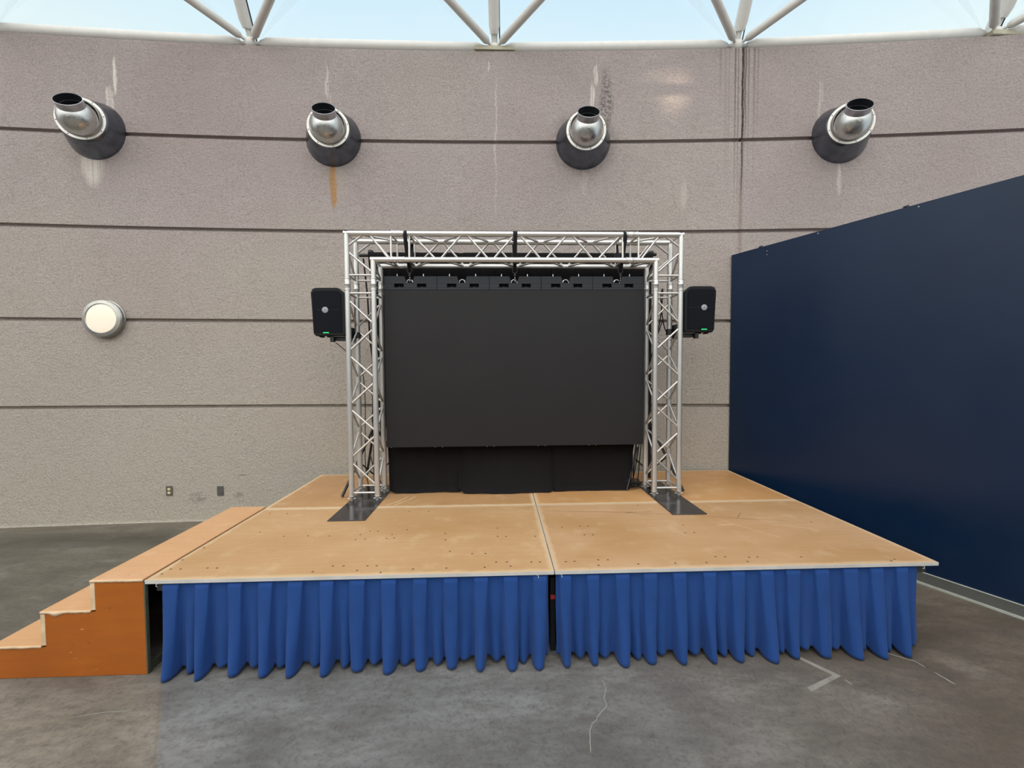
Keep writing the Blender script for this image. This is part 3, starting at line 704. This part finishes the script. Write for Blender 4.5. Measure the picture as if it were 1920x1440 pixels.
# ------------------------------------------------------------------ LED screen
SX0, SX1, SY = -1.417, 1.086, 1.50
sc = thing('led_screen', 'large blank black LED video wall hanging inside the truss arch', 'screen', ((SX0+SX1)/2, SY+.04, .488))
z0, z1 = .488, 1.997
MB().box(SX0, SX1, SY, SY+.012, z0, z1).build('display_face', M['screen'], sc)
MB().box(SX0+.006, SX1-.006, SY+.0125, SY+.075, z0+.006, z1-.002).build('cabinet_back', M['black'], sc)
bw = (SX1-SX0)/5
for k in range(5):
    a = SX0+k*bw+.0015; b = a+bw-.003; zb, zt = z1+.003, z1+.132; y0, y1 = SY+.002, SY+.065
    mb = MB(); w = b-a
    # columns and rows around two slots and the lifting notch
    s1, s2, s3, s4 = a+.19*w, a+.37*w, a+.625*w, a+.80*w; n0, n1 = a+.395*w, a+.565*w
    mb.box(a, b, y0, y1, zb, zb+.020)
    for (p, q) in ((a, s1), (s2, s3), (s4, b)): mb.box(p, q, y0, y1, zb+.020, zb+.058)
    mb.prism([(a, zb+.058), (b, zb+.058), (b, zt), (n1+.004, zt), (n1-.012, zb+.066), (n0+.012, zb+.066), (n0-.004, zt), (a, zt)], 'y', y0, y1)
    hb = mb.build('hanging_bar', M['bar'], sc, bevel=.0015)
    MB().box(a+.01, b-.01, y1-.012, y1-.002, zb+.002, zb+.060).build('slot_back', M['rubber'], hb)
    for (p, q) in ((s1, s2), (s3, s4)):
        m_ = MB(); m_.box(p, q, y0-.001, y0+.004, zb+.0175, zb+.0205); m_.tube([((p+q)/2, y0+.012, zb+.02), ((p+q)/2, y0+.012, zb+.034)], .003, 8); m_.build('slot_lip', M['frame'], hb)
    for p in (a+.235*w, a+.74*w): MB().tube([(p, y0+.03, zt-.002), (p, y0+.03, zt+.028)], .0036, 8).build('locating_pin', M['hook'], hb)
    cx = (n0+n1)/2
    MB().tube([(cx+.030*math.cos(PI*j/12), y0+.02, zb+.064+.037*math.sin(PI*j/12)) for j in range(13)], .0055, 8).build('lifting_eye', M['hook'], hb)
for x in (SX0+.045, SX0+bw*.93, SX0+bw*1.07, SX0+bw*1.93, SX0+bw*2.07, SX0+bw*3.0-.035, SX0+bw*3+.035, SX0+bw*4-.035, SX0+bw*4+.035):
    MB().lathe([(.0055, 0), (.0045, .004), (0, .005)], (x, SY+.004, z0), (0, 0, -1), 10).build('locking_stud', M['bolt'], sc)

# ------------------------------------------------------------------ slings
def make_sling(X, Xt, lab):
    t = thing('lifting_sling', lab, 'lifting strap', (X, 1.52, 2.12), 'black slings holding the screen to the truss beam')
    def band(path, w0, w1, xs):
        rows = []
        for i, (y, z) in enumerate(path):
            f = i/(len(path)-1); w = w0+(w1-w0)*f; x = Xt+(X-Xt)*f if xs else X
            rows.append([(x-w/2, y, z), (x-w/6, y-.0006, z), (x+w/6, y+.0006, z), (x+w/2, y, z)])
        m_ = MB(); m_.quad_grid(rows); return m_
    e = CR+.002
    front = [(TY+e*math.cos(a), HT+e*math.sin(a)) for a in [R(10), R(45), R(80), R(100), R(135), R(170), R(190)]]+[(TY-e+.004, HT-.03), (TY+.035, 2.33), (TY+.068, 2.27), (1.512, 2.185)]
    band(front, .052, .030, True).build('front_strap', M['strap'], t, solid=.003)
    e2 = TY+TS
    rear = [(e2-e*math.cos(a), HT+e*math.sin(a)) for a in [R(10), R(45), R(80), R(100), R(135), R(170), R(190)]]+[(e2+e-.004, HT-.03), (e2-.035, 2.33), (e2-.068, 2.27), (1.528, 2.185)]
    band(rear, .05, .030, False).build('rear_strap', M['strap'], t, solid=.003)
    bk = MB().box(X-.028, X+.028, e2-.010, e2+.012, HT-TS+.055, HT-TS+.135).build('ratchet_buckle', M['blackmetal'], t, bevel=.004)
    MB().lathe([(.014, 0), (.014, .002), (0, .0025)], (X, e2-.010, HT-TS+.095), (0, -1, 0), 16).build('tag', M['badge'], bk)
    MB().tube([(X+.022*math.cos(a), 1.52, 2.185+.026*math.sin(a)) for a in [2*PI*k/16 for k in range(17)]], .006, 8).build('shackle', M['blackmetal'], t)
    m_ = MB(); m_.lathe([(.006, -.03), (.013, -.024), (.013, .006), (.006, .014)], (X, 1.52, 2.155), (0, 0, 1), 12); m_.build('swivel', M['blackmetal'], t)
    MB().tube([(X, 1.52, 2.13), (X+.002, 1.521, 2.085)], .003, 8).build('wire', M['bolt'], t)
    hk = [(X+.014*math.sin(a), 1.518, 2.078-.014*math.cos(a)+.014) for a in [R(200-25*k) for k in range(12)]]
    MB().tube(hk, .005, 8).build('hook', M['blackmetal'], t)
    return t
make_sling(-1.176, -1.200, 'black strap sling over the truss beam near its left coupler')
make_sling(-.168, -.168, 'black strap sling over the middle of the truss beam')
make_sling(.862, .873, 'black strap sling over the truss beam near its right coupler')

# ------------------------------------------------------------------ speakers
def make_speaker(sx, cx, zb, zt, lab, face_y=1.455):
    """sx=+1: truss lies to the right (+x) of the cabinet"""
    t = thing('loudspeaker', lab, 'speaker', (cx, face_y+.1, zb), 'black loudspeakers hung beside the truss legs')
    w = .158; zc = (zb+zt)/2
    def outl(k, dz=0):
        # clipped corners: outer rounded, inner top slanted
        q = [(-w+.035, zb), (w-.012, zb), (w, zb+.015), (w, zt-.06), (w-.065, zt-.004), (w-.10, zt), (-w+.045, zt), (-w+.012, zt-.010), (-w-.006, zt-.045), (-w+.004, zb+.22), (-w+.012, zb+.03), (-w+.020, zb+.012)]
        return [(cx+sx*(x)*k, zc+(z-zc)*k) for x, z in q]
    mb = MB(); rows = []
    for y, k in ((0, .965), (.012, 1.0), (.05, 1.0), (.16, .93), (.24, .72), (.25, .66)): rows.append([(x, face_y+y, z) for x, z in outl(k)])
    b = mb.quad_grid(rows, True); n = len(rows[0]); mb.f.append(tuple(b+i for i in range(n))); e = b+(len(rows)-1)*n; mb.f.append(tuple(e+i for i in range(n)))
    mb.build('cabinet', M['black'], t, smooth=30)
    k = .86
    g = MB().prism([(cx+sx*x*k-sx*.004, zc+(z-zc)*.90) for x, z in [(-w, zb+.01), (w-.01, zb+.01), (w-.01, zt-.035), (w-.045, zt-.01), (-w+.02, zt-.01), (-w-.006, zt-.03)]], 'y', face_y-.004, face_y+.002)
    gr = g.build('grille', simple('speaker_grille', (12, 15, 22), .75, 0, .2, 260, spec=.15), t, bevel=.002)
    MB().box(cx-.105, cx+.105, face_y-.0048, face_y-.003, zc+.016, zc+.0172).build('seam', M['frame'], gr)
    bx = cx-sx*.028 if sx > 0 else cx-sx*.038; bz = zc+.016
    bd = MB().lathe([(.0285, 0), (.0285, .004), (.026, .006), (0, .006)], (bx, face_y-.004, bz), (0, -1, 0), 32).build('badge', M['badge'], gr)
    m_ = MB(); Y = face_y-.0105
    m_.prism([(bx-.004, bz-.009), (bx+.003, bz-.001), (bx+.011, bz+.001), (bx+.003, bz+.003), (bx-.003, bz+.011), (bx-.002, bz+.002), (bx-.011, bz+.001), (bx-.003, bz-.001)], 'y', Y, Y+.001)
    for r_ in (.019,):
        rows = [[(bx+rr*math.cos(2*PI*j/28), Y+.0005, bz+rr*math.sin(2*PI*j/28)) for j in range(29)] for rr in (r_, r_+.0018)]; m_.quad_grid(rows)
    m_.build('badge_mark', M['badgedark'], bd)
    MB().box(bx-.024, bx+.030, face_y-.0052, face_y-.0035, zb+.026, zb+.034).build('power_led', M['led'], t)
    for x in (-.09, -.02):
        MB().box(cx+sx*x-.012, cx+sx*x+.012, face_y+.03, face_y+.10, zb-.010, zb+.002).build('foot', M['rubber'], t)
    xc = XL if sx > 0 else XR
    mb = MB(); a, b = sorted((cx+sx*.02, xc-sx*.030)); mb.box(a, b, face_y+.06, face_y+.16, zb-.040, zb-.001); a, b = sorted((cx+sx*.0, cx+sx*.035)); mb.box(a, b, face_y+.02, face_y+.07, zb-.055, zb-.002)
    a, b = sorted((xc-sx*.075, xc-sx*.028)); mb.box(a, b, face_y+.10, face_y+.23, zb-.05, zb+.09)
    br = mb.build('bracket', M['blackmetal'], t, bevel=.003)
    MB().lathe([(.027, -.03), (.034, -.028), (.034, .028), (.027, .03)], (xc, TY+TS, zb+.02), (0, 0, 1), 16, True).build('clamp', M['blackmetal'], br)
    MB().lathe([(.027, -.012), (.033, -.010), (.033, .010), (.027, .012)], (xc, TY+TS, zb-.05), (0, 0, 1), 16, True).build('clamp', M['alu'], br)
    return t
make_speaker(1, -1.925, 1.560, 2.012, 'black loudspeaker with round silver badge left of the truss arch')
make_speaker(-1, 1.622, 1.582, 2.030, 'black loudspeaker with round silver badge right of the truss arch, nearer the partition')

# ------------------------------------------------------------------ backdrop stand and drapes
BY = 1.87
PXL, PXR = -1.645, 1.290
st = thing('backdrop_stand', 'black backdrop stand with crossbar and tripod feet behind the screen', 'stand', ((PXL+PXR)/2, BY, 0))
MB().tube([(PXL-.12, BY, 2.425), (PXR+.06, BY, 2.445)], .017, 14).build('crossbar', M['blackmetal'], st)
for px, a0 in ((PXL, 240), (PXR, -60)):
    po = MB().tube([(px, BY, .05), (px, BY, 1.0), (px, BY, 1.001), (px, BY, 2.46)], [.018, .018, .0145, .0145], 14).build('pole', M['blackmetal'], st)
    for z in (1.0, .62): MB().lathe([(.019, -.025), (.026, -.02), (.026, .02), (.019, .025)], (px, BY, z), (0, 0, 1), 14, True).build('collar', M['blackmetal'], po)
    kn = MB(); kn.lathe([(.012, 0), (.022, .004), (.022, .018), (.012, .022)], (px, BY-.02, 2.455), (0, -1, 0), 12); kn.box(px-.02, px+.02, BY-.02, BY+.02, 2.42, 2.475); kn.build('head_clamp', M['blackmetal'], po)
    for k in range(3):
        a = R(a0+120*k); fx, fy = px+.42*math.cos(a), BY+.42*math.sin(a)
        if fy > 2.25: fy = 2.25
        lg = MB().tube([(px+.02*math.cos(a), BY+.02*math.sin(a), .62), (fx, fy, .012)], .0135, 12).build('tripod_leg', M['blackmetal'], po)
        MB().tube([(fx-.01*math.cos(a), fy-.01*math.sin(a), .03), (fx+.006*math.cos(a), fy+.006*math.sin(a), .004)], .0165, 12).build('rubber_foot', M['rubber'], lg) if False else None
        m2 = Vector(((px+fx)/2, (BY+fy)/2, .31)); MB().tube([(px, BY, .12), m2], .007, 8).build('stay', M['blackmetal'], po)
def drape(x0t, x1t, x0b, x1b, yb, seed, lab, cut=0):
    rnd = random.Random(seed); ph = [rnd.uniform(0, 6) for _ in range(4)]
    N, NRr = 150, 46; rows = []; tail = .055 if seed != 2 else .030
    for r in range(NRr+1):
        v = r/NRr; z = 2.435*(1-v)+.012*v; row = []
        for k in range(N+1):
            s_ = k/N; x = (x0t+(x1t-x0t)*s_)*(1-v)+(x0b+(x1b-x0b)*s_)*v
            edge = max(0, 1-min(s_, 1-s_)/.10)
            fold = .010*math.sin(x*34+ph[0])*(1-v*.75)+.004*math.sin(x*71+ph[1])*(1-v)+edge*.012*math.sin(s_*190+ph[2])
            y = 1.775*(1-v**3)+yb*v**3+fold+.010*math.sin(x*7+ph[3])*v
            if v < .04: y = 1.79+fold*.3-tail*0
            zz = z+(.028*edge**2*v**10 if v > .5 else 0)+.004*math.sin(x*13+seed)*v**8
            tl = max(0, 1-min(s_, 1-s_)/.055)
            if (seed == 1 and s_ < .5) or (seed == 3 and s_ > .5): tl = 0
            row.append((x+.010*math.sin(v*9+seed)*edge*v+(.5-s_)*.012*edge, y+tail*tl**.8, zz+.03*tl*v**10))
        rows.append(row)
    # hem rests on the deck and kicks forward a little
    rows.append([(p[0], p[1]-.012, max(.006, p[2]-.004)) for p in rows[-1]])
    mb = MB(); mb.quad_grid(rows)
    return single(mb, 'backdrop_drape', M['drape'], lab, 'curtain', 'black drapes behind the screen', smooth=180, solid=.0015, fixn=False)
drape(-1.66, -.68, -1.425, -.685, 1.620, 1, 'black drape behind the screen, leftmost of the three, hem beside the left truss leg')
drape(-.74, .255, -.735, .240, 1.560, 2, 'black drape behind the middle of the screen, hanging in front of the deck seam')
drape(.17, 1.30, .165, 1.010, 1.600, 3, 'black drape behind the screen, rightmost, its hem pulled in beside the tripod')

# ------------------------------------------------------------------ cables
def cable(pts, r, lab, mat='rubber', grp=None):
    pts = [Vector(p) for p in pts]; out = []
    for i in range(len(pts)-1):
        p0 = pts[max(i-1, 0)]; p1 = pts[i]; p2 = pts[i+1]; p3 = pts[min(i+2, len(pts)-1)]
        for k in range(8):
            t_ = k/8; out.append(.5*((2*p1)+(-p0+p2)*t_+(2*p0-5*p1+4*p2-p3)*t_*t_+(-p0+3*p1-3*p2+p3)*t_**3))
    out.append(pts[-1])
    return single(MB().tube(out, r, 8), 'cable', M[mat], lab, 'cable', grp)
cable([(-1.90, 1.56, 1.50), (-1.83, 1.56, 1.44), (-1.765, 1.60, 1.36), (-1.70, 1.68, 1.25), (-1.68, 1.70, .9), (-1.69, 1.70, .3), (-1.66, 1.72, .01)], .004, 'thin black cable running down from the left loudspeaker into the truss leg')
cable([(-1.735, 1.90, 2.40), (-1.70, 1.90, 2.0), (-1.67, 1.88, 1.5), (-1.60, 1.88, 1.0), (-1.58, 1.88, .62), (-1.57, 1.90, .25), (-1.55, 1.92, .01)], .009, 'thick black cable hanging slantwise beside the left backdrop pole')
cable([(-1.60, 1.70, .9), (-1.62, 1.72, .72), (-1.58, 1.73, .62), (-1.60, 1.74, .50), (-1.57, 1.76, .12), (-1.50, 1.78, .012)], .004, 'looped thin black lead inside the lower left truss leg')
cable([(1.52, 1.60, 1.56), (1.40, 1.72, 1.62), (1.36, 1.76, 1.95), (1.385, 1.77, 2.05), (1.34, 1.74, 1.70), (1.24, 1.76, 1.25), (1.16, 1.78, .8), (1.10, 1.80, .2), (1.08, 1.76, .02)], .006, 'black cable from the right loudspeaker looped over inside the truss leg')
cable([(1.375, 1.73, 1.75), (1.30, 1.75, 1.50), (1.24, 1.78, 1.20), (1.26, 1.80, .95), (1.20, 1.82, .7), (1.15, 1.84, .3), (1.10, 1.84, .02)], .005, 'thin black cable sagging inside the right truss leg, inner strand')
cable([(1.245, 1.72, 1.62), (1.235, 1.74, 1.35), (1.21, 1.75, 1.10), (1.19, 1.76, .92), (1.18, 1.80, .5), (1.14, 1.80, .02)], .005, 'thin black cable hanging close behind the right edge of the screen')
rnd = random.Random(8)
pts = []
for k in range(60):
    a = k*.62; r_ = .075+rnd.uniform(-.02, .03); pts.append((1.035+r_*math.cos(a)*1.0, 1.66+r_*.7*math.sin(a), .012+.0013*k+rnd.uniform(0, .012)))
single(MB().tube([Vector(p) for p in pts], .0055, 7), 'cable_coil', M['rubber'], 'loose coil of black cable on the deck by the right truss leg', 'cable')
mb = MB(); mb.tube([(.955, 1.58, .012), (1.10, 1.70, .42)], .011, 12)
single(mb, 'leaning_rod', M['blackmetal'], 'thin black metal rod leaning under the lower right corner of the screen', 'rod')
mb = MB(); mb.tube([(1.0, 1.66, .10), (1.085, 1.74, .46)], .013, 12)
single(mb, 'silver_pipe', M['alu'], 'silver pipe leaning behind the black rod at the right truss leg', 'pipe')

# ------------------------------------------------------------------ lights, world, camera
sc_ = bpy.context.scene
w = bpy.data.worlds.new('sky'); sc_.world = w; w.use_nodes = True; nt = w.node_tree; N_ = nt.nodes; bg = N_['Background']
tc = N_.new('ShaderNodeTexCoord'); sep = N_.new('ShaderNodeSeparateXYZ'); nt.links.new(tc.outputs['Generated'], sep.inputs[0])
def wm(op, a, b=None, clamp=False):
    n = N_.new('ShaderNodeMath'); n.operation = op; n.use_clamp = clamp
    for i, v in enumerate((a, b)):
        if v is None: continue
        if isinstance(v, (int, float)): n.inputs[i].default_value = v
        else: nt.links.new(v, n.inputs[i])
    return n.outputs[0]
rp = N_.new('ShaderNodeValToRGB'); e = rp.color_ramp.elements; e.new(.5); e.new(.5)
for el, (p, c) in zip(e, [(.0, (.70, .80, .86)), (.56, lin((238, 254, 255))), (.66, lin((216, 242, 255))), (1.0, lin((150, 200, 250)))]): el.position = p; el.color = tuple(c)+(1,)
# a little bluer to the sides
side = wm('MULTIPLY', wm('ABSOLUTE', sep.outputs[0]), .12)
nt.links.new(wm('ADD', sep.outputs[2], side), rp.inputs[0])
nz = N_.new('ShaderNodeTexNoise'); nz.inputs['Scale'].default_value = 4; nz.inputs['Detail'].default_value = 4; nt.links.new(tc.outputs['Generated'], nz.inputs['Vector'])
mxn = N_.new('ShaderNodeMix'); mxn.data_type = 'RGBA'; nt.links.new(wm('MULTIPLY', wm('SUBTRACT', nz.outputs['Fac'], .45, True), .9), mxn.inputs[0]); nt.links.new(rp.outputs[0], mxn.inputs[6]); mxn.inputs[7].default_value = lin((225, 246, 253))+(1,)
# broad bright sky around the sun, high up and behind the viewer
L = Vector((-.15, -.62, .78)).normalized()
dp = wm('ADD', wm('ADD', wm('MULTIPLY', sep.outputs[0], L.x), wm('MULTIPLY', sep.outputs[1], L.y)), wm('MULTIPLY', sep.outputs[2], L.z))
lobe = wm('POWER', wm('MULTIPLY', wm('SUBTRACT', dp, .15, True), 1/.85, True), 1.5)
add = N_.new('ShaderNodeMix'); add.data_type = 'RGBA'; add.blend_type = 'ADD'; add.clamp_result = False; add.clamp_factor = False
SKYLOBE = 2.4
nt.links.new(wm('MULTIPLY', lobe, SKYLOBE), add.inputs[0]); nt.links.new(mxn.outputs[2], add.inputs[6]); add.inputs[7].default_value = (1.0, .93, .83, 1)
nt.links.new(add.outputs[2], bg.inputs[0]); bg.inputs[1].default_value = 1.0
# stray patch of reflected sunlight high on the wall
def spot(loc, tgt, size, power, colr, blend=.9):
    l = bpy.data.lights.new('sun_glint', 'SPOT'); l.spot_size = R(size); l.spot_blend = blend; l.energy = power; l.color = colr; l.shadow_soft_size = .12
    o = bpy.data.objects.new('sun_glint', l); col.objects.link(o); o.location = loc
    o.rotation_euler = (Vector(tgt)-Vector(loc)).to_track_quat('-Z', 'Y').to_euler(); return o
spot((3.0, -3.2, 9.0), (1.79, 2.42, 4.50), 3.0, 3000, (1, .88, .66), 1.0)
spot((3.0, -3.2, 9.0), (1.55, 2.43, 4.68), 3.6, 600, (1, .88, .70), 1.0)

cam = bpy.data.cameras.new('camera'); co = bpy.data.objects.new('camera', cam); col.objects.link(co); sc_.camera = co
f_ = 758.47; p_, y_, r_ = .0363, .0339, -.0062
cam.sensor_fit = 'HORIZONTAL'; cam.sensor_width = 36; cam.lens = f_/1920*36; cam.clip_start = .05; cam.clip_end = 200
fwd = Vector((math.sin(y_)*math.cos(p_), math.cos(y_)*math.cos(p_), -math.sin(p_))); rt = Vector((math.cos(y_), -math.sin(y_), 0)); up = rt.cross(fwd)
r2 = rt*math.cos(r_)+up*math.sin(r_); u2 = -rt*math.sin(r_)+up*math.cos(r_)
m3 = Matrix((r2, u2, -fwd)).transposed()
co.matrix_world = Matrix.Translation((-.3358, -2.4214, 1.2351)) @ m3.to_4x4()

for o in list(col.objects):
    if o.parent is None: o.location.z += S
vs = sc_.view_settings; sc_.display_settings.display_device = 'sRGB'
vs.view_transform = 'Standard'; vs.look = 'None'; vs.exposure = 0.0; vs.gamma = 1; vs.use_curve_mapping = False
